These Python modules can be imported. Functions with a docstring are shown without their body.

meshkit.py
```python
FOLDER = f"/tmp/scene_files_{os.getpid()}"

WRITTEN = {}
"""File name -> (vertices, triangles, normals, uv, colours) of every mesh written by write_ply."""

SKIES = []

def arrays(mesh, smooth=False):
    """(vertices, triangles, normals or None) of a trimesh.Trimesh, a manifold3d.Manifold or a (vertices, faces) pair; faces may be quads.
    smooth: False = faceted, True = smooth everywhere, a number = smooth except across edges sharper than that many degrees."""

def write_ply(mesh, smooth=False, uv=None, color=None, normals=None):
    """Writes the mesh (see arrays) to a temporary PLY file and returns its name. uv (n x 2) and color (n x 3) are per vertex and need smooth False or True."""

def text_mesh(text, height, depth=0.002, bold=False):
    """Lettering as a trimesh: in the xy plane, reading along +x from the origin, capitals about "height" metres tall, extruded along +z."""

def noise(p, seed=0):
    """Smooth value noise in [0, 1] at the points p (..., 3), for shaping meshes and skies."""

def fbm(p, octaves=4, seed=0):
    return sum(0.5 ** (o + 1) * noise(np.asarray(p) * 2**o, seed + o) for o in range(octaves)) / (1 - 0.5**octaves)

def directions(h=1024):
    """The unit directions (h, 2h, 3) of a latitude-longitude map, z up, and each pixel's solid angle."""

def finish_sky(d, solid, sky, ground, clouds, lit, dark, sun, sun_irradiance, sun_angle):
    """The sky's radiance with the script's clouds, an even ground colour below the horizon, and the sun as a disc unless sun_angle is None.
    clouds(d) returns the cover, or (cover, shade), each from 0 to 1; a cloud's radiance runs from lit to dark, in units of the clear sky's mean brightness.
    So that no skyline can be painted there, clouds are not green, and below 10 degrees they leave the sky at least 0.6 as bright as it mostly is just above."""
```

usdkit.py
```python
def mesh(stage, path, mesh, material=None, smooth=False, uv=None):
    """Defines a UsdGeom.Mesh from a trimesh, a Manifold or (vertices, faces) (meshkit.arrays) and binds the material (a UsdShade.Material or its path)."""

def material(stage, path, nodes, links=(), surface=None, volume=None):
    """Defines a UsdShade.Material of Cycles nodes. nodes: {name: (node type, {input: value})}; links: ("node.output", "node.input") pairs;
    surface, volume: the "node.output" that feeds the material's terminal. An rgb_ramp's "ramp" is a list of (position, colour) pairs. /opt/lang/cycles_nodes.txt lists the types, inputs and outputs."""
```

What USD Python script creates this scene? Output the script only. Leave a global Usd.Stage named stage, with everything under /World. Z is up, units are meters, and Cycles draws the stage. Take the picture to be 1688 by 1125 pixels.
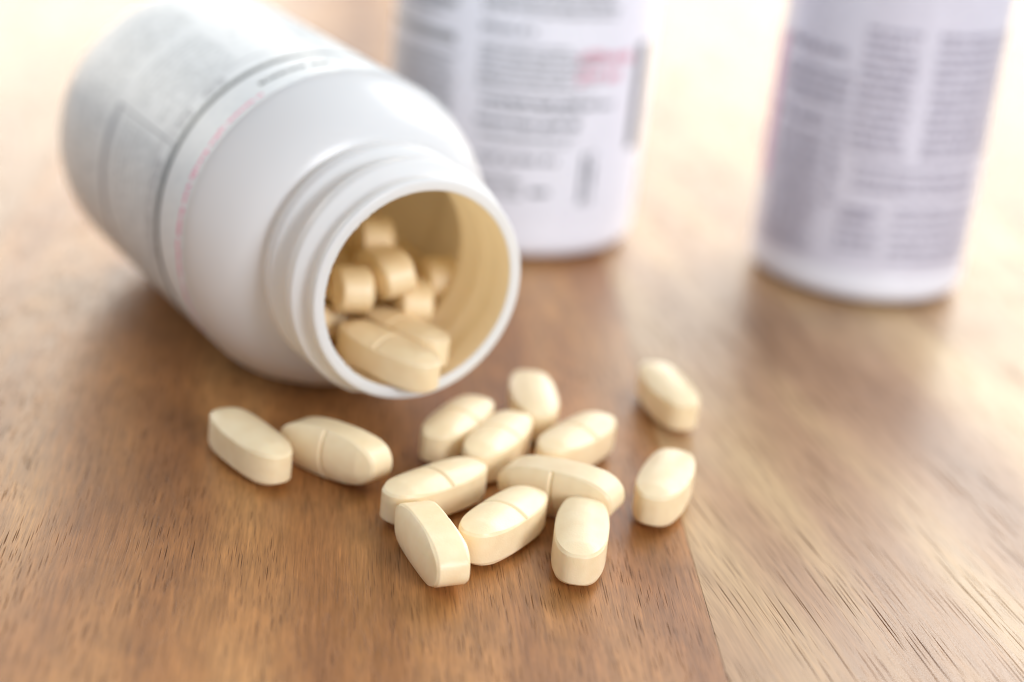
import math, random
import numpy as np
import usdkit, meshkit
from pxr import Gf, Sdf, Usd, UsdGeom, UsdLux, UsdShade, Vt

stage = Usd.Stage.CreateInMemory()
UsdGeom.SetStageUpAxis(stage, UsdGeom.Tokens.z)
UsdGeom.SetStageMetersPerUnit(stage, 1.0)
UsdGeom.Xform.Define(stage, '/World')
UsdGeom.Scope.Define(stage, '/World/Looks')
MM = 0.001

# ---------------------------------------------------------------- camera
cam = UsdGeom.Camera.Define(stage, '/World/camera')
TH, ROLL, F, H = math.radians(21.0935), math.radians(6.1431), 3100.0, 122.153
rt = np.array([1, 0, 0]); up = np.array([0, math.sin(TH), math.cos(TH)]); fw = np.array([0, math.cos(TH), -math.sin(TH)])
R_ = math.cos(ROLL) * rt + math.sin(ROLL) * up
U_ = -math.sin(ROLL) * rt + math.cos(ROLL) * up
CP = -fw * (H / math.sin(TH)) * MM
cam.AddTransformOp().Set(Gf.Matrix4d(*R_, 0, *U_, 0, *(-fw), 0, *CP, 1))
cam.CreateHorizontalApertureAttr(36.0)
cam.CreateVerticalApertureAttr(24.0)
cam.CreateFocalLengthAttr(36.0 * F / 1688)
cam.CreateFStopAttr(8.0)
cam.CreateFocusDistanceAttr(0.2540)
cam.CreateClippingRangeAttr(Gf.Vec2f(0.02, 50))
cam.CreateExposureAttr(1.22)

# ---------------------------------------------------------------- light: windows of the room, and the pale room itself
def rect_light(name, pos, target, w, h, intensity, color):
    l = UsdLux.RectLight.Define(stage, '/World/' + name)
    l.CreateWidthAttr(w); l.CreateHeightAttr(h); l.CreateIntensityAttr(intensity); l.CreateColorAttr(Gf.Vec3f(*color))
    pos = np.array(pos, float); z = pos - np.array(target, float); z /= np.linalg.norm(z)
    x = np.cross([0, 0, 1], z); x /= np.linalg.norm(x); y = np.cross(z, x)
    l.AddTransformOp().Set(Gf.Matrix4d(*x, 0, *y, 0, *z, 0, *pos, 1))
    return l

rect_light('window_light_back', (0.85, 1.60, 0.38), (0.1, 0.0, 0.05), 2.2, 0.66, 2.05, (1.0, 0.96, 0.86))
rect_light('window_light_high', (0.72, 0.98, 1.04), (0.0, 0.0, 0.0), 1.0, 0.6, 4.0, (0.97, 0.99, 1.0))
rect_light('window_light_left', (-0.98, 1.50, 0.42), (0.0, 0.0, 0.05), 1.65, 0.70, 2.3, (1.0, 0.94, 0.82))
rect_light('window_light_front', (0.76, -1.02, 0.52), (0, -0.03, 0.02), 0.34, 0.36, 12.5, (0.95, 0.96, 1.0))
dome = UsdLux.DomeLight.Define(stage, '/World/room_light')
dome.CreateIntensityAttr(1.0)
dm = usdkit.material(stage, '/World/Looks/room_glow', {'b': ('background_shader', {'color': (0.83, 0.91, 1.0), 'strength': 0.29})}, surface='b.background')
UsdShade.MaterialBindingAPI.Apply(dome.GetPrim()).Bind(dm)

# ---------------------------------------------------------------- helpers
used = {}
def numbered(path):
    n = used.get(path, 0); used[path] = n + 1
    return path if n == 0 else f'{path}_{n:03d}'

def tag(prim, label=None, category=None, group=None, kind=None):
    for k, v in (('label', label), ('category', category), ('group', group), ('kind', kind)):
        if v: prim.SetCustomDataByKey(k, v)
    return prim

def thing(name, M=None, **t):
    x = UsdGeom.Xform.Define(stage, numbered('/World/' + name))
    if M is not None: x.AddTransformOp().Set(Gf.Matrix4d(*np.asarray(M, float).T.ravel()))
    return tag(x.GetPrim(), **t)

def obj(name, mesh, mat, parent=None, smooth=False, label=None):
    base = str(parent.GetPath()) if parent is not None else '/World'
    m = usdkit.mesh(stage, numbered(base + '/' + name), mesh, mat, smooth=smooth)
    if label: tag(m.GetPrim(), label=label)
    return m.GetPrim()

# ---------------------------------------------------------------- materials
def mat(name, nodes, links, surface='p.BSDF'):
    return usdkit.material(stage, '/World/Looks/' + name, nodes, links, surface=surface)

def wood(name, angle, ramp, pore, seed, pore_len, figure, fibre=.2, sap=None, dense=.12, psc=3000, wide=.22):
    """Planed and oiled hardwood; angle = the grain's direction in degrees from +x."""
    a = math.radians(90 - angle)
    nodes = {
        'geo': ('geometry', {}),
        'rot': ('mapping', {'mapping_type': 'point', 'rotation': (0, 0, a), 'location': (seed, seed * .37, 0)}),
        # slow sideways wander of the fibres
        'wm': ('mapping', {'mapping_type': 'point', 'scale': (30, 9, 30)}),
        'wn': ('noise_texture', {'scale': 1.0, 'detail': 2.0}),
        'ws': ('vector_math', {'math_type': 'multiply', 'vector2': (0.0045, 0, 0)}),
        'wa': ('vector_math', {'math_type': 'add'}),
        # broad bands of colour
        'bm': ('mapping', {'mapping_type': 'point', 'scale': (62, 9, 40)}),
        'bn': ('noise_texture', {'scale': 1.0, 'detail': 3.0, 'roughness': 0.45}),
        'br': ('rgb_ramp', {'ramp': ramp}),
        # fibres
        'fm': ('mapping', {'mapping_type': 'point', 'scale': (1500, 70, 400)}),
        'fn': ('noise_texture', {'scale': 1.0, 'detail': 3.0, 'roughness': 0.6}),
        'fr': ('map_range', {'from_min': .25, 'from_max': .75, 'to_min': 1 - fibre, 'to_max': 1 + fibre}),
        'hm': ('mapping', {'mapping_type': 'point', 'scale': (6000, 150, 900)}),
        'hn': ('noise_texture', {'scale': 1.0, 'detail': 2.0, 'roughness': 0.6}),
        'hr': ('map_range', {'from_min': .25, 'from_max': .75, 'to_min': 1 - fibre, 'to_max': 1 + fibre}), 'fh': ('math', {'math_type': 'multiply'}),
        'fmul': ('vector_math', {'math_type': 'scale'}),
        # cross figure, short silky flecks
        'gm': ('mapping', {'mapping_type': 'point', 'scale': (220, 110, 100), 'rotation': (0, 0, .5)}),
        'gn': ('noise_texture', {'scale': 1.0, 'detail': 3.0, 'roughness': 0.6, 'distortion': .6}),
        'gr': ('map_range', {'from_min': .3, 'from_max': .75, 'to_min': 1 - figure, 'to_max': 1 + figure}),
        'gmul': ('vector_math', {'math_type': 'scale'}),
        # open pores: thin dark dashes along the grain, two sizes
        'pm': ('mapping', {'mapping_type': 'point', 'scale': (psc, psc / (pore_len * 4), 0)}),
        'pv': ('voronoi_texture', {'dimensions': '2D', 'feature': 'f1', 'scale': 1.0, 'randomness': 1.0}),
        'pc': ('separate_color', {}),
        'pt': ('map_range', {'from_min': dense, 'from_max': 1.0, 'to_min': 0.0, 'to_max': wide}),
        'pd': ('math', {'math_type': 'subtract'}),
        'pr': ('map_range', {'from_min': -0.05, 'from_max': 0.05, 'to_min': 0.0, 'to_max': 1.0, 'clamp': True}),
        'qm': ('mapping', {'mapping_type': 'point', 'scale': (5200, 5200 / (pore_len * 4), 0), 'location': (3.3, 7.1, 0)}),
        'qv': ('voronoi_texture', {'dimensions': '2D', 'feature': 'f1', 'scale': 1.0, 'randomness': 1.0}),
        'qc': ('separate_color', {}),
        'qt': ('map_range', {'from_min': 0.45, 'from_max': 1.0, 'to_min': 0.0, 'to_max': 0.22}),
        'qd': ('math', {'math_type': 'subtract'}),
        'qr': ('map_range', {'from_min': -0.08, 'from_max': 0.08, 'to_min': 0.0, 'to_max': .7, 'clamp': True}),
        # pores come in swarms
        'sm': ('mapping', {'mapping_type': 'point', 'scale': (120, 22, 1)}),
        'sn': ('noise_texture', {'scale': 1.0, 'detail': 2.0}),
        'sr': ('map_range', {'from_min': .34, 'from_max': .60, 'to_min': .22, 'to_max': 1.0, 'clamp': True}),
        'pmax': ('math', {'math_type': 'maximum'}),
        'pmul': ('math', {'math_type': 'multiply'}),
        'pfac': ('math', {'math_type': 'multiply', 'value2': .90}),
        'mixp': ('mix_color', {'blend_type': 'mix', 'b': pore}),
        'hf': ('math', {'math_type': 'multiply', 'value2': .25}),
        'hs': ('math', {'math_type': 'subtract'}),
        'bump': ('bump', {'strength': 0.24, 'distance': 0.00015}),
        'ra': ('math', {'math_type': 'multiply_add', 'value2': .45}), 'sp': ('map_range', {'from_min': 0, 'from_max': 1, 'to_min': .5, 'to_max': .08}),
        'rr': ('map_range', {'from_min': .3, 'from_max': .7, 'to_min': .30, 'to_max': .42}),
        'p': ('principled_bsdf', {}),
    }
    links = [('geo.position', 'rot.vector'), ('rot.vector', 'wm.vector'), ('wm.vector', 'wn.vector'), ('wn.color', 'ws.vector1'),
             ('rot.vector', 'wa.vector1'), ('ws.vector', 'wa.vector2')]
    for k in 'bfghpqs':
        links += [('wa.vector', k + 'm.vector'), (k + 'm.vector', k + ('v' if k in 'pq' else 'n') + '.vector')]
    links += [('bn.fac', 'br.fac'), ('br.color', 'fmul.vector1'), ('fn.fac', 'fr.value'), ('fr.result', 'fh.value1'), ('hn.fac', 'hr.value'), ('hr.result', 'fh.value2'), ('fh.value', 'fmul.scale'),
              ('gn.fac', 'gr.value'), ('gr.result', 'gmul.scale'), ('fmul.vector', 'gmul.vector1')]
    for k in 'pq':
        links += [(k + 'v.color', k + 'c.color'), (k + 'c.r', k + 't.value'), (k + 't.result', k + 'd.value1'), (k + 'v.distance', k + 'd.value2'),
                  (k + 'd.value', k + 'r.value')]
    links += [('pr.result', 'pmax.value1'), ('qr.result', 'pmax.value2'), ('sn.fac', 'sr.value'), ('pmax.value', 'pmul.value1'), ('sr.result', 'pmul.value2'),
              ('pmul.value', 'pfac.value1'), ('pfac.value', 'mixp.fac'), ('gmul.vector', 'mixp.a'), ('mixp.result', 'p.base_color'),
              ('fn.fac', 'hf.value1'), ('hf.value', 'hs.value1'), ('pmul.value', 'hs.value2'), ('hs.value', 'bump.height'), ('bump.normal', 'p.normal'),
              ('fn.fac', 'rr.value'), ('pmul.value', 'ra.value1'), ('rr.result', 'ra.value3'), ('ra.value', 'p.roughness'), ('pmul.value', 'sp.value'), ('sp.result', 'p.specular_ior_level')]
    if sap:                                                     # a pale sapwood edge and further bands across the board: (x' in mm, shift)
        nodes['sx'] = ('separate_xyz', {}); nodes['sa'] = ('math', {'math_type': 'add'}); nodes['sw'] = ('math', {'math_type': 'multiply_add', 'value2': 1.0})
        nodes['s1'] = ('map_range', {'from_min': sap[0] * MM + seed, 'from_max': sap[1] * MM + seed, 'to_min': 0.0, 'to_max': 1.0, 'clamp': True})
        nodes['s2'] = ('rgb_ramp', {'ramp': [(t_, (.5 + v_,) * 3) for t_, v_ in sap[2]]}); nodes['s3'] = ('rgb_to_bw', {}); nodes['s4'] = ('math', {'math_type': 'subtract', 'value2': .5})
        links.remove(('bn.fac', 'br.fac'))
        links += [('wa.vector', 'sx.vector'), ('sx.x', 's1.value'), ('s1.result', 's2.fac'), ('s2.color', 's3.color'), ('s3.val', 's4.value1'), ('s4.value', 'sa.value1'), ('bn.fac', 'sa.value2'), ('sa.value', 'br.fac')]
    return mat(name, nodes, links)

WOOD_L = wood('brown_wood', 96.5, [(.28, (.20, .072, .018)), (.44, (.30, .120, .033)), (.56, (.39, .172, .052)), (.72, (.50, .25, .086))], (.06, .022, .009), 3.1, 8.0, .14, .25, (-90, 22, [(0, .10), (.2, .03), (.5, 0), (.72, .01), (.9, .08), (1, .12)]), .10)
WOOD_R = wood('tan_wood', 104.5, [(.12, (.21, .095, .038)), (.32, (.31, .158, .070)), (.46, (.39, .215, .104)), (.60, (.47, .285, .135)), (.84, (.62, .42, .205))], (.085, .030, .011), 7.7, 15.0, .03, .15, (0, 100, [(0, .17), (.16, .12), (.32, .03), (.46, -.07), (.66, -.09), (.84, .04), (1, .02)]), .02, 2100, .24)  # middle band: browner heartwood, darkened further to carry the right bottle's shadow
WOOD_F = wood('mid_wood', 99.0, [(.25, (.22, .10, .038)), (.5, (.33, .165, .07)), (.75, (.46, .27, .13))], (.06, .022, .010), 11.9, 8.0, .08)

PILL = mat('tablet_coating', {
    'geo': ('geometry', {}), 'n': ('noise_texture', {'scale': 3800.0, 'detail': 2.0}), 'n2': ('noise_texture', {'scale': 420.0, 'detail': 2.0}),
    'bump': ('bump', {'strength': 0.29, 'distance': 0.0001}),
    'oi': ('object_info', {}), 'tone': ('map_range', {'from_min': 0, 'from_max': 1, 'to_min': .95, 'to_max': 1.04}), 'tm': ('vector_math', {'math_type': 'scale'}),
    'ramp': ('rgb_ramp', {'ramp': [(.3, (.90, .69, .42)), (.7, (.94, .75, .48))]}),
    'p': ('principled_bsdf', {'roughness': .37, 'specular_ior_level': .42, 'subsurface_weight': .12, 'subsurface_scale': .0008, 'subsurface_radius': (1, .6, .3)})},
    [('geo.position', 'n.vector'), ('geo.position', 'n2.vector'), ('n.fac', 'bump.height'), ('bump.normal', 'p.normal'), ('n2.fac', 'ramp.fac'), ('oi.random', 'tone.value'), ('tone.result', 'tm.scale'), ('ramp.color', 'tm.vector1'), ('tm.vector', 'p.base_color')])
PLASTIC = mat('white_plastic', {
    'geo': ('geometry', {}), 'n': ('noise_texture', {'scale': 90.0, 'detail': 3.0}), 'bump': ('bump', {'strength': 0.05, 'distance': 0.001}),
    'p': ('principled_bsdf', {'base_color': (.89, .95, 1.0), 'roughness': .26, 'specular_ior_level': .45, 'subsurface_weight': 0.0}),
    't': ('translucent_bsdf', {'color': (.98, .93, .82)}), 'mx': ('mix_closure', {'fac': .36})},
    [('geo.position', 'n.vector'), ('n.fac', 'bump.height'), ('bump.normal', 'p.normal'), ('p.BSDF', 'mx.closure1'), ('t.BSDF', 'mx.closure2')], surface='mx.closure')
PLASTIC_S = mat('opaque_white_plastic', {
    'geo': ('geometry', {}), 'n': ('noise_texture', {'scale': 90.0, 'detail': 3.0}), 'bump': ('bump', {'strength': 0.05, 'distance': 0.001}),
    'p': ('principled_bsdf', {'base_color': (.86, .87, .94), 'roughness': .26, 'specular_ior_level': .45, 'subsurface_weight': 0.0}),
    't': ('translucent_bsdf', {'color': (1.0, .88, .64)}), 'mx': ('mix_closure', {'fac': 0.0})},
    [('geo.position', 'n.vector'), ('n.fac', 'bump.height'), ('bump.normal', 'p.normal'), ('p.BSDF', 'mx.closure1'), ('t.BSDF', 'mx.closure2')], surface='mx.closure')
BOUNCE_TINTED = mat('bounce_tinted_plastic', {  # inside plastic; the warm light bounced between the pills is put into its colour
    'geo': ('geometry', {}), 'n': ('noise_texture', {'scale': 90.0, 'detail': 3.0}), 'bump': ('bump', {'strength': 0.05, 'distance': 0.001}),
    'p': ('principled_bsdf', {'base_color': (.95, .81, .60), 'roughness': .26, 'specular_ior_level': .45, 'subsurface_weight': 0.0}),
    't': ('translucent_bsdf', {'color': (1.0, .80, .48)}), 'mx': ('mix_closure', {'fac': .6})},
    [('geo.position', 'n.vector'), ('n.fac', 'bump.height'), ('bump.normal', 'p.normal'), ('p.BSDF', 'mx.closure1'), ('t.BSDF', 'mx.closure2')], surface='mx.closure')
def plain(name, col, rough=.4, spec=.4, thin=0.0):  # thin: share of light a film lets through
    return mat(name, {'geo': ('geometry', {}), 'n': ('noise_texture', {'scale': 700.0, 'detail': 3.0}),
        'r': ('rgb_ramp', {'ramp': [(.3, tuple(c * .94 for c in col)), (.7, tuple(min(1, c * 1.04) for c in col))]}),
        'p': ('principled_bsdf', {'roughness': rough, 'specular_ior_level': spec}), 't': ('translucent_bsdf', {}), 'mx': ('mix_closure', {'fac': thin})},
        [('geo.position', 'n.vector'), ('n.fac', 'r.fac'), ('r.color', 'p.base_color'), ('r.color', 't.color'), ('p.BSDF', 'mx.closure1'), ('t.BSDF', 'mx.closure2')], surface='mx.closure')
PAPER = plain('label_film', (.94, .97, .985), .32, .4, .32)
PAPER_M = plain('lavender_label_film', (.84, .85, .92), .32)
PAPER_R = plain('lilac_label_film', (.70, .69, .785), .22, .6)
INK = plain('grey_print', (.34, .35, .37))
INK_R = plain('violet_grey_print', (.37, .35, .43))
INK_D = plain('dark_print', (.035, .05, .06))
INK_L = plain('pale_print', (.56, .58, .58))
INK_P = plain('pink_print', (.84, .24, .38))
INK_P2 = plain('red_print', (.74, .34, .43))
INK_M = plain('mauve_print', (.70, .42, .56))
SEAM = plain('dark_glue', (.10, .05, .025))

# ---------------------------------------------------------------- the table
TABLE = thing('wooden_table', label='wooden table top of brown and tan planks under the bottles and pills', category='table')
def plank(x0, x1, y0, y1, material, label=None):
    """A board between x0 and x1 (mm, measured at y = 0) whose long edges run at 95 degrees; rounded long top edges."""
    k = math.tan(math.radians(5.0)); r = .06; th = 22.0
    prof = [(x0 + .02, -th), (x0 + .02, -r), (x0 + .02 + r * .3, -r * .3), (x0 + .02 + r, 0), (x1 - .02 - r, 0), (x1 - .02 - r * .3, -r * .3), (x1 - .02, -r), (x1 - .02, -th)]
    n = len(prof); v = []
    for y in (y0, y1):
        v += [((x - k * y) * MM, y * MM, z * MM) for x, z in prof]
    f = []
    for i in range(n):
        j = (i + 1) % n
        f += [(i, n + i, n + j), (i, n + j, j)]
    for i in range(1, n - 1):
        f += [(0, i, i + 1), (n, n + i + 1, n + i)]
    f = [(a, c, b) for a, b, c in f]
    import trimesh
    t = trimesh.Trimesh(np.array(v), np.array(f), process=False); trimesh.repair.fix_normals(t)
    return obj('plank', t, material, TABLE, label=label)
plank(-98.0, 22.0, -420, 900, WOOD_L, 'brown plank under the lying bottle and the pills')
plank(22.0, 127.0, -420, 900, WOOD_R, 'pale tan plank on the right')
plank(127.0, 224.0, -420, 900, WOOD_F, 'brown plank at the far right')
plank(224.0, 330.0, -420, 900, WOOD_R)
plank(-190.0, -98.0, -420, 900, WOOD_F, 'brown plank at the far left')
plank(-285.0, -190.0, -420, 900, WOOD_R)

# ---------------------------------------------------------------- revolved shapes, in mm, axis z
def revolve(prof, nphi=192, fn=None, close=True):
    prof = np.array(prof, float); m = len(prof)
    ph = np.linspace(-math.pi, math.pi, nphi, endpoint=False)
    r = np.repeat(prof[:, :1], nphi, 1); z = np.repeat(prof[:, 1:2], nphi, 1)
    if fn is not None: r, z = fn(r, z, np.repeat(ph[None], m, 0))
    v = np.stack([r * np.sin(ph), -r * np.cos(ph), z], -1).reshape(-1, 3)
    i = np.arange(m - 1)[:, None]; j = np.arange(nphi)[None]; j2 = (j + 1) % nphi
    q = np.stack(np.broadcast_arrays(i * nphi + j, i * nphi + j2, (i + 1) * nphi + j2, (i + 1) * nphi + j), -1).reshape(-1, 4)
    f = np.vstack([q[:, [0, 1, 2]], q[:, [0, 2, 3]]])
    a, b, c = v[f[:, 0]], v[f[:, 1]], v[f[:, 2]]
    f = f[np.linalg.norm(np.cross(b - a, c - a), axis=1) > 1e-9]
    return v * MM, f

def resample(pts, step):
    out = []
    for (r0, z0), (r1, z1) in zip(pts[:-1], pts[1:]):
        n = max(1, int(math.ceil(math.hypot(r1 - r0, z1 - z0) / step)))
        out += [(r0 + (r1 - r0) * t / n, z0 + (z1 - z0) * t / n) for t in range(n)]
    return out + [pts[-1]]

def arc(cr, cz, rad, a0, a1, n=8):
    return [(cr + rad * math.cos(math.radians(a0 + (a1 - a0) * t / n)), cz + rad * math.sin(math.radians(a0 + (a1 - a0) * t / n))) for t in range(n + 1)]

def strip(R, ph0, ph1, z0, z1, off):
    """A thin curved patch standing off mm proud of radius R."""
    n = max(1, int(math.ceil((ph1 - ph0) / 5.0)))
    ph = np.radians(np.linspace(ph0, ph1, n + 1)); r = R + off
    v = [(r * math.sin(p), -r * math.cos(p), z) for p in ph for z in (z0, z1)]
    f = []
    for i in range(n):
        a = 2 * i
        f += [(a, a + 2, a + 3), (a, a + 3, a + 1)]
    return v, f

def join(parts):
    v, f, k = [], [], 0
    for a, b in parts:
        v += list(a); f += [(x + k, y + k, z + k) for x, y, z in b]; k += len(a)
    return np.array(v) * MM, np.array(f)

def label_sheet(R, ph0, ph1, z0, z1, t=.08):
    n = max(8, int((ph1 - ph0) / 2.5)); v, f = [], []
    for p in np.radians(np.linspace(ph0, ph1, n + 1)):
        for r, z in ((R + .01, z0), (R + t, z0 + .05), (R + t, z1 - .05), (R + .01, z1)):
            v.append((r * math.sin(p) * MM, -r * math.cos(p) * MM, z * MM))
    for i in range(n):
        for k in range(3):
            a = 4 * i + k
            f += [(a, a + 4, a + 5), (a, a + 5, a + 1)]
    return np.array(v), np.array(f)

def fine_text(rng, R, ph0, ph1, z0, z1, pitch, h, off=.10, ragged=.25, fill=1.0):
    """Rows of unreadably small print: letters as tiny strokes, grouped into words."""
    parts = []; mmdeg = 180 / (math.pi * R); z = z1 - h
    while z >= z0 - 1e-6:
        p = ph0; end = ph1 - (ph1 - ph0) * ragged * rng.random() * (rng.random() < .6)
        while p < end:
            for _ in range(rng.randint(2, 9)):
                w = h * rng.choice((.35, .5, .55, .6, .7)) * mmdeg
                if p + w > end: break
                up_ = rng.choice((.72, .72, .72, 1.0)); dn = rng.choice((0, 0, 0, 0, -.22))
                if rng.random() < fill: parts.append(strip(R, p, p + w, z + dn * h, z + up_ * h, off))
                p += w + h * .16 * mmdeg
            p += h * .42 * mmdeg
        z -= pitch
    return parts

def column_text(rng, R, ph, z0, z1, h, off=.10):
    """A row of print turned to run up the bottle."""
    parts = []; mmdeg = 180 / (math.pi * R); z = z0
    while z < z1:
        w = h * rng.choice((.35, .5, .6, .7))
        up_ = rng.choice((.72, .72, 1.0))
        if rng.random() < .85: parts.append(strip(R, ph - h * mmdeg * .5, ph + (up_ - .5) * h * mmdeg, z, min(z + w, z1), off))
        z += w + h * .16
    return parts

# ---------------------------------------------------------------- the lying bottle
def outer_profile(R, length, r_neck, neck=16.5, sh=13.0, base_r=4.0):
    """Base, wall and shoulder, up to the neck's root."""
    zt = length - neck
    pts = [(0, 1.6), (R - 9, 1.4), (R - 6, .2), (R - base_r - .6, 0)] + arc(R - base_r, base_r, base_r, -80, 0, 8)
    pts += [(R, zt - sh)]
    return pts, zt

def bottle_matrix(e_x, e_y, e_z, pos):
    M = np.eye(4); M[:3, 0], M[:3, 1], M[:3, 2], M[:3, 3] = e_x, e_y, e_z, np.array(pos) * MM
    return M

YAW = -1.002; AX = np.array([math.cos(YAW), math.sin(YAW), 0]); E1 = np.array([0, 0, 1.0]); E2 = np.cross(AX, E1)
RB, LEN = 26.4, 93.0
RIM = np.array([-14.373, -52.311, RB + .12])
OPEN = thing('pill_bottle', bottle_matrix(E2, -E1, AX, RIM - LEN * AX),
             label='open white plastic pill bottle lying on its side with pills spilling from its mouth', category='bottle')
Z = lambda s: LEN + s
outer = [(0.01, 1.6), (18, 1.4), (20.5, .2)] + arc(RB - 4, 4, 4, -85, 0, 8) + [(RB, Z(-31)), (26.2, Z(-29)), (25.95, Z(-27.5)), (25.55, Z(-26)), (24.95, Z(-24.2)), (24.2, Z(-22.5)),
         (23.3, Z(-20.8)), (22.3, Z(-19.3)), (21.2, Z(-18.1)), (20.0, Z(-17.2)), (18.9, Z(-16.7)), (17.8, Z(-16.4)), (17.3, Z(-16.2)), (17.1, Z(-15.9))]
neck_out = [(17.0, Z(-15.2)), (17.0, Z(-2.4)), (17.3, Z(-1.8)), (17.5, Z(-1.2)), (17.5, Z(-.45)), (17.38, Z(-.18)), (17.1, Z(-.02)), (16.5, Z(0)), (15.95, Z(-.03)), (15.72, Z(-.16)), (15.64, Z(-.4))]
inner = [(15.64, Z(-15.5)), (15.9, Z(-16.6)), (17.2, Z(-17.4)), (20.4, Z(-20.0)), (22.3, Z(-22.7)), (23.6, Z(-25.4)), (24.4, Z(-28)), (24.8, Z(-31)), (24.8, 6), (23.6, 3.2), (21, 2.6), (0.01, 2.8)]
prof = outer[:3] + resample(outer[3:], 2.5) + resample(neck_out[:2], .3)[:-1] + neck_out[1:] + resample([neck_out[-1], inner[0]], .4)[1:] + resample(inner, 2.5)[1:]
def neck_shape(r, z, ph):
    s = z - LEN; deg = np.degrees(ph); out_ = r > 16.5; inn = (r < 15.8) & (s < -.3)
    bump = lambda x, w: np.clip(1.45 * np.where(abs(x) < w, .5 + .5 * np.cos(np.pi * np.clip(x / w, -1, 1)), 0), 0, 1) ** .9
    add = 2.0 * bump(s + 13.2, 3.0)
    c = -6.3 + 1.1 * deg / 180
    add = add + 1.95 * bump(s - c, 2.8) * np.clip((180 - abs(deg)) / 25, 0, 1)
    r = r + np.where(out_ & (s > -16.0) & (s < -.3), add, 0)
    r = r + np.where(inn & (s > -15.6), .30 * bump(s + 12.2, 3.2) + .34 * bump(s - c + .4, 2.9), 0)
    rag = meshkit.noise(np.stack([deg * 1.1, s * 0, s * 0], -1), 5) - .5
    r = r + np.where((r < 15.8) & (s > -.6), .16 * rag * np.clip((np.cos(ph - 1.5)) * 1.5, 0.15, 1), 0)
    wob = meshkit.fbm(np.stack([np.sin(ph) * 1.7 + 5, np.cos(ph) * 1.7 + 5, z * .05], -1), 2, 9) - .5
    return r + .18 * wob * (r > 10), z
cut = next(i for i, q in enumerate(prof) if q[0] <= 15.65 and q[1] < Z(-.3) and i > 20)
obj('body', revolve(prof[:cut + 1], 288, neck_shape), PLASTIC, OPEN, smooth=50)
obj('inner_wall', revolve(prof[cut:], 288, neck_shape), BOUNCE_TINTED, OPEN, smooth=50, label='inside of the bottle, coloured cream for the light bounced off the pills')
LBL = obj('label', label_sheet(RB + .08, -140, 178, Z(-86), Z(-29.2)), PAPER, OPEN, smooth=40)
RL = RB + .09
rng = random.Random(11)
obj('dark_ring', join([strip(RL, -138, 176, Z(-40.5), Z(-39.0), .10)]), INK_D, LBL)
obj('thin_ring', join([strip(RL, -138, 176, Z(-45.25), Z(-44.95), .10)]), INK, LBL)
panel = [strip(RL, 62.5, 150, Z(-66.8), Z(-64.6), .10), strip(RL, 62.5, 63.3, Z(-64.6), Z(-41.0), .10), strip(RL, 62.5, 150, Z(-41.3), Z(-40.9), .10)]
obj('facts_panel', join(panel), INK, LBL)
t = fine_text(rng, RL, 65, 148, Z(-64), Z(-46), 1.75, .8, fill=.85)
t += fine_text(rng, RL, 24, 60, Z(-66), Z(-46.2), 1.75, .8, fill=.85)
t += fine_text(rng, RL, -60, 20, Z(-66), Z(-47), 1.9, .8, fill=.7)
t += fine_text(rng, RL, 20, 130, Z(-83), Z(-69), 1.3, .75, fill=.6)
obj('fine_print', join(t), INK_L, LBL)
t = fine_text(rng, RL, 34, 44, Z(-44.2), Z(-41.6), 1.25, 1.0, ragged=0) + fine_text(rng, RL, 49.5, 58, Z(-44.2), Z(-41.6), 1.25, 1.0, ragged=0) + fine_text(rng, RL, 59.5, 61.5, Z(-44.2), Z(-41.6), 1.25, 1.0, ragged=0)
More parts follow.
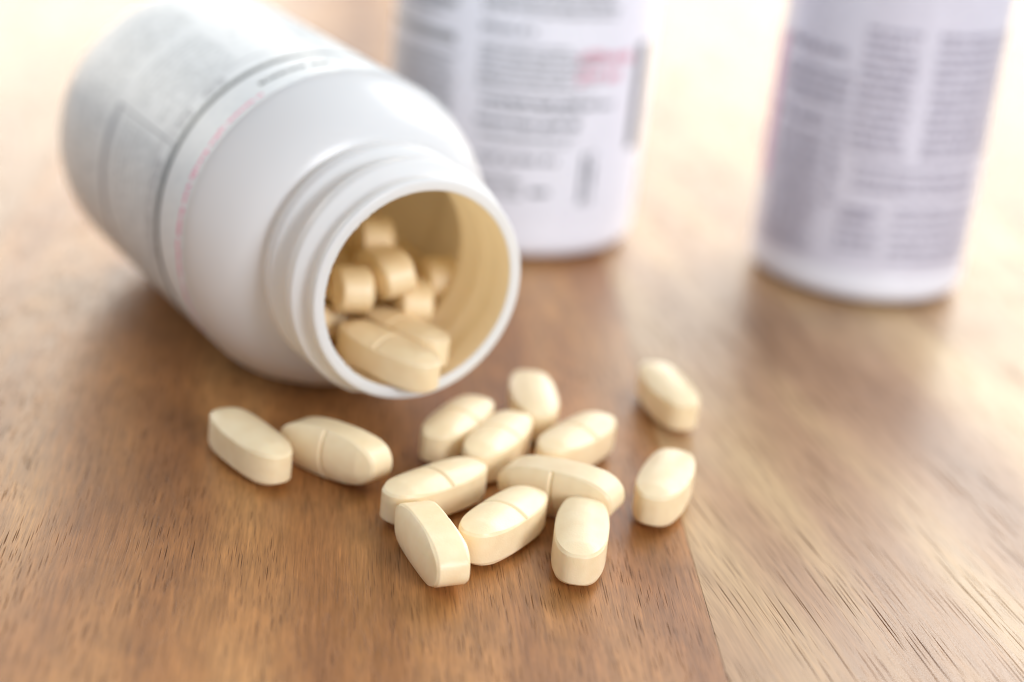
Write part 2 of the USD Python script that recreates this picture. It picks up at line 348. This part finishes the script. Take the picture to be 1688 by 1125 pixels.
t += fine_text(rng, RL, 70, 120, Z(-44.2), Z(-42), 1.25, .9)
obj('small_heading', join(t), INK, LBL)
obj('pink_line', join(fine_text(rng, RL, 31, 128, Z(-30.9), Z(-29.75), 3, 1.15, ragged=0)), INK_P, LBL)
obj('dark_line', join(fine_text(rng, RL, 2, 32.5, Z(-34.8), Z(-33.0), 3, 1.7, ragged=0)), INK_D, LBL)

# ---------------------------------------------------------------- the two upright bottles
def upright(x, y, R, length, r_neck, **t):
    b = thing('pill_bottle', bottle_matrix((1, 0, 0), (0, 1, 0), (0, 0, 1), (x, y, 0)), **t)
    zt = length - 16.5
    o = [(0.01, 1.6), (R - 9, 1.4), (R - 7.2, 0), (R - 6.2, 0), (R - 3.6, .62)] + arc(R - 3.2, 3.8, 3.2, -88, 0, 8) + [(R, zt - 14.5), (R - .2, zt - 12.5), (R - 1.1, zt - 9.5)]
    n = 7
    for i in range(1, n + 1):
        u = i / n
        o.append((R - 1.1 - (R - 1.1 - r_neck) * u ** 1.25, zt - 9.5 + 9.3 * (1 - (1 - u) ** 1.6)))
    o += [(r_neck, length - .5), (r_neck - .5, length), (0.01, length)]
    obj('body', revolve(o[:5] + resample(o[5:], 3.0), 160), PLASTIC_S, b, smooth=40)
    rc = r_neck + 1.9
    capr = [(0.01, zt + 1.2), (rc, zt + 1.2), (rc + .25, zt + 1.6), (rc + .25, length + .6)] + arc(rc - .75, length + .6, 1.0, 0, 90, 5) + [(rc - 2.4, length + 1.3), (0.01, length + 1.3)]
    ribs = lambda r, z, ph: (r - .35 * (np.sin(ph * 60) > 0) * (r > rc + .2) * (z > zt + 3.5), z)
    obj('cap', revolve(capr[:1] + resample(capr[1:4], 1.5) + capr[4:], 240, ribs), PLASTIC_S, b, smooth=30)
    return b

MID = upright(-4.36, 70.66, 26.88, 98, 17.4, label='wide white pill bottle standing behind the lying one, with a pink mark on its label', category='bottle')
lm = obj('label', label_sheet(26.88, -175, 175, 9.0, 62.0), PAPER_M, MID, smooth=40)
R = 26.98; rng = random.Random(5)
obj('label_band', join([strip(R, -80, -28.5, 42.6, 44.6, .06), strip(R, -75, -29, 49.8, 51.4, .06)]), INK, lm)
t = fine_text(rng, R, -80, -27, 16, 40.6, 1.35, .80, ragged=.1) + fine_text(rng, R, -80, -34, 45.8, 49, 1.35, .8)
t += fine_text(rng, R, -17, 44, 50, 60, 1.45, .95, ragged=.1)
t += fine_text(rng, R, -17, 40, 34.2, 44.5, 1.42, .88, ragged=.35)
t += fine_text(rng, R, -15, 30, 30.3, 32.0, 1.4, .85)
t += fine_text(rng, R, -14, 30, 23.6, 26.8, 1.45, .85)
t += fine_text(rng, R, -13, 7, 12.6, 18.4, 1.3, .8)
obj('fine_print', join(t), INK, lm)
t = fine_text(rng, R, -17, 8, 45.9, 48.0, 3, 1.2) + fine_text(rng, R, -14, 46, 32.2, 33.6, 3, 1.1, ragged=0) + fine_text(rng, R, -16, 31, 27.4, 29.6, 1.5, 1.35, ragged=0)
t += fine_text(rng, R, -14, 21, 20.4, 22.2, 1.5, 1.25, ragged=0) + fine_text(rng, R, 10, 19, 14.4, 15.9, 3, 1.3, ragged=0)
t += column_text(rng, R, 34, 12.5, 23, 1.3) + column_text(rng, R, 38, 12.5, 23, 1.0)
obj('bold_print', join(t), INK_D, lm)
obj('pink_mark', join(fine_text(rng, R, 25.5, 59, 41.2, 43.9, 3, 2.5, ragged=0) + fine_text(rng, R, 25.5, 48.5, 37.6, 40.4, 3, 2.6, ragged=0)), INK_P2, lm)
obj('dark_stripe', join([strip(R, 60, 68, 22.5, 44.5, .06)]), INK_D, lm)

RGT = upright(69.78, 61.54, 22.18, 92, 15.0, label='narrow pill bottle standing on the right under a lilac grey label', category='bottle')
lr = obj('label', label_sheet(22.18, -178, 178, 7.2, 66.0), PAPER_R, RGT, smooth=40)
R = 22.28; rng = random.Random(8)
obj('pink_edge', join([strip(R, -104, -75, 20, 50, .06)]), INK_M, lr)
t = fine_text(rng, R, -72, -28, 38.5, 46, 1.9, 1.1, ragged=.1) + fine_text(rng, R, -70, -34, 9, 33, 1.9, 1.05, ragged=.15) + fine_text(rng, R, -32, -25, 20, 46, 1.9, 1.05)
t += fine_text(rng, R, -23, 5, 31, 56, 1.95, 1.15, ragged=.1) + fine_text(rng, R, 13, 70, 30.5, 56, 1.95, 1.15, ragged=.1)
t += fine_text(rng, R, -22, 2, 9.5, 20.5, 2.0, 1.15) + fine_text(rng, R, 5, 60, 9.5, 21.5, 2.1, 1.15) + fine_text(rng, R, -18, 55, 23, 27, 2.0, 1.1)
obj('fine_print', join(t), INK_R, lr)
t = fine_text(rng, R, -72, -28, 48.2, 51, 3, 2.0, ragged=0) + fine_text(rng, R, -74, -33, 34.6, 36.8, 3, 1.8, ragged=0) + fine_text(rng, R, -18, 55, 28, 29.4, 3, 1.2, ragged=0)
t += fine_text(rng, R, -21, -2, 18.5, 20.6, 3, 1.5, ragged=0)
obj('bold_print', join(t), INK_R, lr)

# ---------------------------------------------------------------- pills
L_, W_, B_, D_ = 19.0, 7.62, 4.23, 1.29
def pill_mesh(scored, seed=0):
    n, p = 2.5, .8
    a, b = L_ / 2, W_ / 2
    x = np.concatenate([-a * np.cos(np.linspace(0, math.pi / 2, 26)) ** .9, np.linspace(-2.2, 2.2, 1)])
    xs = np.unique(np.round(np.concatenate([-a * np.sin(np.linspace(math.pi / 2, .12, 30)), np.linspace(-1.1, 1.1, 31), a * np.sin(np.linspace(.12, math.pi / 2, 30))]), 5))
    xs[0], xs[-1] = -a, a
    yb = b * np.clip(1 - np.abs(xs / a) ** n, 0, 1) ** (1 / n)
    vs = np.sin(np.linspace(-math.pi / 2, math.pi / 2, 33))
    def disk(s, zsign, groove):
        X = np.repeat(xs[:, None], len(vs), 1) * s; Y = yb[:, None] * vs[None] * s
        k = (np.abs(X / a) ** n + np.abs(Y / b) ** n) ** (1 / n)
        dome = .50 * (1 - np.clip(k, 0, 1) ** 2.2) + .50 * (1 - np.clip(np.abs(Y) / np.maximum(b, 1e-6), 0, 1) ** 2) * np.clip((1 - np.abs(X / a)) / .3, 0, 1) ** .8
        z = B_ / 2 + D_ * dome
        if groove: z = z - .42 * np.exp(-(X / .24) ** 2) * np.clip((1 - k) / .06, 0, 1)
        return np.stack([X, Y, z * zsign], -1)
    V, Fc = [], []
    nx, nv = len(xs), len(vs)
    def grid(P, flip):
        base = sum(len(q) for q in V); V.append(P.reshape(-1, 3))
        for i in range(nx - 1):
            for j in range(nv - 1):
                q = (base + i * nv + j, base + (i + 1) * nv + j, base + (i + 1) * nv + j + 1, base + i * nv + j + 1)
                if flip: q = q[::-1]
                Fc.extend([(q[0], q[1], q[2]), (q[0], q[2], q[3])])
        return [base + i * nv for i in range(nx)] + [base + i * nv + nv - 1 for i in range(nx - 2, 0, -1)]
    s0 = 1 - .16 / b
    top = grid(disk(s0, 1, scored), False); bot = grid(disk(s0, -1, False), True)
    loops = [top]
    ox = np.concatenate([xs, xs[-2:0:-1]]); oy = np.concatenate([-yb, yb[-2:0:-1]])
    zt = B_ / 2
    for inset, z in ((.09, zt - .00), (.03, zt - .07), (0, zt - .20), (0, zt * .33), (0, -zt * .33), (0, -zt + .20), (.03, -zt + .07), (.09, -zt)):
        s = 1 - inset / b; base = sum(len(q) for q in V)
        V.append(np.stack([ox * s, oy * s, np.full(len(ox), z)], -1)); loops.append(list(range(base, base + len(ox))))
    loops.append(bot)
    for A, Bq in zip(loops[:-1], loops[1:]):
        m = len(A)
        for i in range(m):
            j = (i + 1) % m
            Fc.extend([(A[i], Bq[i], Bq[j]), (A[i], Bq[j], A[j])])
    v = np.vstack(V); f = np.array(Fc)
    import trimesh
    t = trimesh.Trimesh(v, f, process=False); t.merge_vertices(); t.update_faces(t.nondegenerate_faces()); t.remove_unreferenced_vertices()
    t.vertices *= MM
    return t
PM = {True: pill_mesh(True)}

def rotvec(v):
    v = np.array(v, float); t = np.linalg.norm(v); k = v / t
    K = np.array([[0, -k[2], k[1]], [k[2], 0, -k[0]], [-k[1], k[0], 0]])
    return np.eye(3) + math.sin(t) * K + (1 - math.cos(t)) * K @ K

def pill(pos, Rm, scored, label, group):
    pr = obj('pill', PM[scored], PILL, None, smooth=28)
    M = np.eye(4); M[:3, :3] = Rm; M[:3, 3] = np.array(pos) * MM
    UsdGeom.Xformable(pr).AddTransformOp().Set(Gf.Matrix4d(*M.T.ravel()))
    return tag(pr, label, 'pill', group)

SPILT = 'cream pills spilled on the table'
ZF = B_ / 2 + D_ + .02
flat = [  # x, y, yaw, scored side up, label
    (1.477, -80.205, 1.072, True, 'flat scored pill at the front, between the two nearest pills'),
    (12.418, -82.328, 1.522, False, 'unscored pill at the front pointing at the viewer, right of the scored front pill'),
    (24.881, -62.086, 1.315, False, 'unscored pill lying alone at the right beside the plank seam'),
    (-8.789, -71.867, 0.851, True, 'flat scored pill just behind the nearest pill standing on its edge'),
    (-37.047, -63.202, -0.893, False, 'unscored flat pill at the far left, leftmost of all the spilled pills'),
    (4.446, -36.367, -1.431, False, 'unscored pill at the back of the heap just right of the bottle mouth'),
    (11.531, -50.229, 1.044, True, 'flat scored pill at the right back of the heap'),
    (-7.011, -49.207, 1.192, True, 'scored pill lying just under the bottle rim, at the back left of the heap'),
    (26.713, -26.294, -1.273, False, 'blurred unscored pill lying apart at the back right of the heap'),
    (-0.569, -53.848, 1.233, True, 'scored pill in the middle of the heap between the two other scored back pills')
]
for x, y, yw, sc, lab in flat:
    c, s = math.cos(yw), math.sin(yw)
    pill((x, y, ZF), np.array([[c, -s, 0], [s, c, 0], [0, 0, 1.0]]) @ (np.eye(3) if sc else np.diag([1, -1, -1.0])), True, lab, SPILT)
for x, y, z, rv, sc, lab in [
    (-24.346, -62.936, 3.982, (-4.214, 1.554, 1.238), True, 'scored pill standing on its edge, touching the leftmost flat pill'),
    (9.309, -68.169, 4.22, (1.614, -0.489, -0.265), True, 'pill on its edge in the heap, its score line facing the viewer'),
    (-7.934, -89.005, 3.906, (-1.37, 0.867, -0.949), True, 'nearest pill, standing on its edge with its smooth face to the left')
]:
    pill((x, y, z), rotvec(rv), sc, lab, SPILT)
INSIDE = 'cream pills inside the lying bottle'
PILE = [
    ([-18.599, -49.650, 14.585, 0.043, 0.057, -0.622], True, 'pill lying in the bottle mouth, nearest to the rim'),
    ([-16.858, -41.714, 14.846, -0.121, -0.015, -0.829], True, 'pill in the bottle mouth tucked behind the one at the rim'),
    ([-26.510, -37.863, 20.339, 1.124, -1.186, -0.755], True, 'square-looking pill end facing out at the left in the bottle'),
    ([-21.397, -32.987, 22.145, -1.303, 0.618, -1.156], True, 'pill slanting down in the middle of the heap inside the bottle'),
    ([-17.391, -29.751, 16.496, 1.151, -1.188, -0.815], True, 'small pill end just above the two pills in the bottle mouth'),
    ([-13.686, -20.835, 17.502, -1.465, 0.839, -1.275], True, 'pill standing against the right inner wall of the bottle'),
    ([-30.720, -35.990, 13.448, -0.116, -0.448, -1.659], True, 'pill half hidden behind the left rim of the bottle mouth'),
    ([-24.774, -17.510, 22.279, 1.103, -1.283, -0.817], True, 'pill at the top back of the heap inside the bottle'),
    ([-37.516, -35.712, 20.014, 0.469, 0.307, -3.730], True, 'pill in the shade behind the left rim high inside the bottle'),
    ([-43.837, 9.970, 7.303, -0.584, 0.104, 3.102], True, 'cream pill buried in the heap deep inside the lying bottle'),
    ([-31.570, -5.358, 14.058, 0.055, -0.864, -2.706], True, 'cream pill buried in the heap deep inside the lying bottle'),
    ([-35.234, -3.130, 7.303, 0.950, 3.319, -7.985], True, 'cream pill buried in the heap deep inside the lying bottle'),
    ([-47.988, 1.730, 8.186, 0.225, -0.719, -0.513], True, 'cream pill buried in the heap deep inside the lying bottle'),
    ([-45.081, -8.127, 9.054, -1.051, -0.162, -1.630], True, 'cream pill buried in the heap deep inside the lying bottle'),
    ([-25.756, -24.888, 6.096, 2.265, 2.485, -4.293], True, 'cream pill buried in the heap deep inside the lying bottle'),
    ([-33.467, -15.250, 6.204, -1.195, -2.777, -0.945], True, 'cream pill buried in the heap deep inside the lying bottle'),
    ([-32.930, -20.956, 11.592, 0.627, 2.034, -2.770], True, 'cream pill buried in the heap deep inside the lying bottle'),
    ([-37.210, -23.860, 5.733, -0.852, -0.842, 1.764], True, 'cream pill buried in the heap deep inside the lying bottle'),
    ([-22.518, -11.630, 11.524, -1.983, 0.391, 3.447], True, 'cream pill buried in the heap deep inside the lying bottle'),
    ([-37.839, 3.540, 9.020, 1.185, -0.339, 0.805], True, 'cream pill buried in the heap deep inside the lying bottle'),
    ([-29.741, -12.596, 11.759, 0.965, 1.620, 0.345], True, 'cream pill buried in the heap deep inside the lying bottle'),
    ([-52.017, -8.722, 7.018, 0.763, -1.201, -1.174], True, 'cream pill buried in the heap deep inside the lying bottle'),
    ([-58.154, -4.563, 8.639, -1.531, -0.876, 1.363], True, 'cream pill buried in the heap deep inside the lying bottle'),
    ([-45.715, -16.600, 6.582, 2.070, -0.880, -4.721], True, 'cream pill buried in the heap deep inside the lying bottle'),
    ([-43.031, -24.776, 10.526, 0.120, -0.692, 1.592], True, 'cream pill buried in the heap deep inside the lying bottle')
]
for row, sc, lab in PILE:
    pill(row[:3], rotvec(row[3:]), sc, lab, INSIDE)
